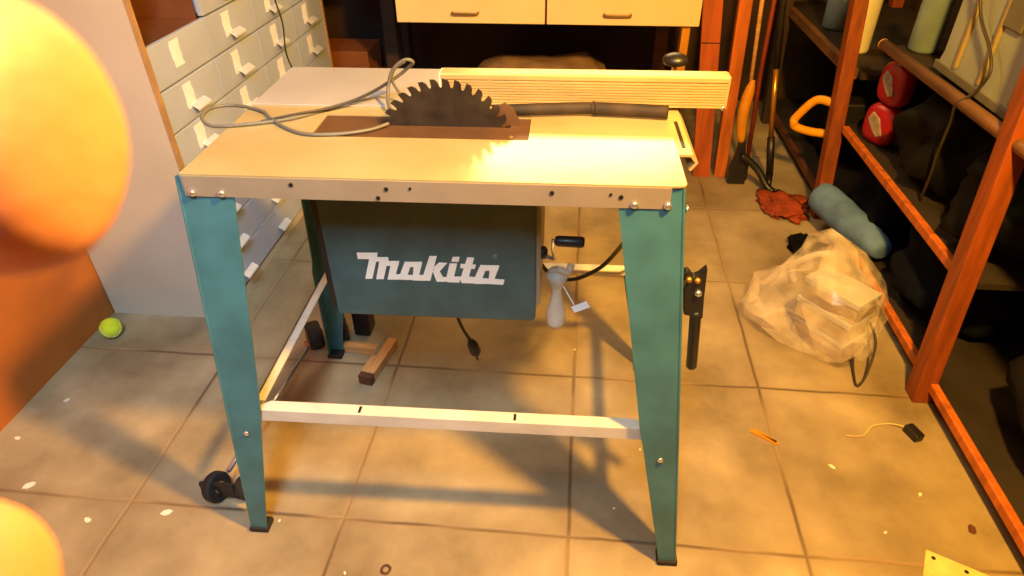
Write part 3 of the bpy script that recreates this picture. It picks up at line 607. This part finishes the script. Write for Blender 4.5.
bm = blob(.075, .10, .012, .3, 2.5, 2); put(obj('rust_cloth', bm, 'redcloth', smooth=True), 'flat rust-red rag on the floor in the far corner by the rack', 'rag', (.795, 1.53, 0))
put(obj('dark_tuft', blob(.05, .05, .02, .3, 2.5, 12), 'black', smooth=True), 'small dark rag on the floor between the clear bag and the rolled denim', 'rag', (.80, 1.22, 0))
chips = [(-1.069, -.058, 'paint chip by the left frame edge', .014), (-.903, -.023, 'curled pale shaving left of the front left foot', .018), (-1.395, .151, 'pale crumb by the foot of the panel', .012), (-1.356, .288, 'pale crumb on the tile beside the panel', .012), (-1.264, .019, 'long pale shaving near the left panel', .022), (-.457, -.128, 'white chip beside the brown ring', .006), (.619, .244, 'pale shaving on the lit tile right of the saw', .012), (.795, .181, 'pale chip left of the rack edge', .010), (.682, .072, 'dull chip in the middle of the right tile', .007), (.871, .097, 'thin brown sliver beside the rack edge', .022), (.168, .255, 'white chip under the right side rail', .006), (.778, 1.66, 'pale chip beside the foot of the black tube', .012), (-.64, -.02, 'pale crumb on the seam right of the left foot', .006), (.10, .08, 'white crumb between the front rail and its shadow', .006), (.0, .613, 'white crumb on the tile behind the pouch', .005), (-.03, 1.24, 'pale crumb on the lit tile beyond the rear rail', .008)]
for i, (x, y, lab, s) in enumerate(chips):
    r = random.Random(i); bm = bmesh.new(); a = r.uniform(0, PI)
    pl = [(math.cos(q*PI/3)*s*.75*r.uniform(.7, 1.1), math.sin(q*PI/3)*s*.45*r.uniform(.7, 1.1)) for q in range(6)]
    prism(bm, pl, lambda u, v, q: (u, v, q), 0, .002); o = obj('wood_chip', bm, 'white' if i not in (9,) else 'woodd'); put(o, lab, 'chip', (x, y, 0), a, 'chips scattered over the tiles')

# ---------------------------------------------------------------- the photographer's hand at the camera
def hand():
    pe = thing('person', 'fingertips of the person taking the photo, blurred at the left edge', 'person', (0, 0, 0)); pe.matrix_world = CAM
    V, Ed, Rd = [], [], []
    def add(p, r, par=None):
        V.append((p[0], p[1], -p[2])); Rd.append(r); i = len(V)-1
        if par is not None: Ed.append((par, i))
        return i
    wrist = add((-.150, -.075, -.03), .024); fa = add((-.20, -.19, -.10), .032, wrist); add((-.24, -.30, -.17), .038, fa)
    palm = add((-.132, -.035, .004), .019, wrist)
    specs = [((-.112, .004, .016), [((-.082, .0115, .034), .0088), ((-.056, .0115, .0445), .0100), ((-.0355, .0102, .0455), .0106), ((-.0288, .0104, .0452), .0096)]),
             ((-.114, -.024, .018), [((-.086, -.026, .038), .0086), ((-.062, -.0250, .0455), .0090), ((-.0405, -.0232, .0458), .0096), ((-.0338, -.0232, .0456), .0085)]),
             ((-.116, -.046, .014), [((-.090, -.050, .032), .0082), ((-.068, -.051, .041), .0076), ((-.051, -.050, .041), .0068)]),
             ((-.120, -.066, .008), [((-.098, -.072, .022), .0072), ((-.080, -.073, .029), .0066), ((-.066, -.072, .030), .0058)])]
    for kn, seg in specs:
        k = add(kn, .0115, palm); p = k
        for q, r in seg: p = add(q, r, p)
    p = add((-.122, -.045, -.016), .015, palm)
    for q, r in (((-.098, -.035, -.034), .011), ((-.072, -.028, -.040), .0095), ((-.056, -.025, -.040), .0085)): p = add(q, r, p)
    me = bpy.data.meshes.new('hand'); me.from_pydata(V, Ed, [])
    bm = bmesh.new(); bm.from_mesh(me); lay = bm.verts.layers.skin.verify(); bm.verts.ensure_lookup_table()
    for i, v in enumerate(bm.verts): v[lay].radius = (Rd[i], Rd[i]); v[lay].use_root = (i == 0)
    bm.to_mesh(me); bm.free()
    o = bpy.data.objects.new('hand', me); C.objects.link(o); o.parent = pe; me.materials.append(M['skin'])
    sk = o.modifiers.new('skin', 'SKIN'); sk.use_smooth_shade = True; sb = o.modifiers.new('sub', 'SUBSURF'); sb.levels = sb.render_levels = 3
    return pe
hand()
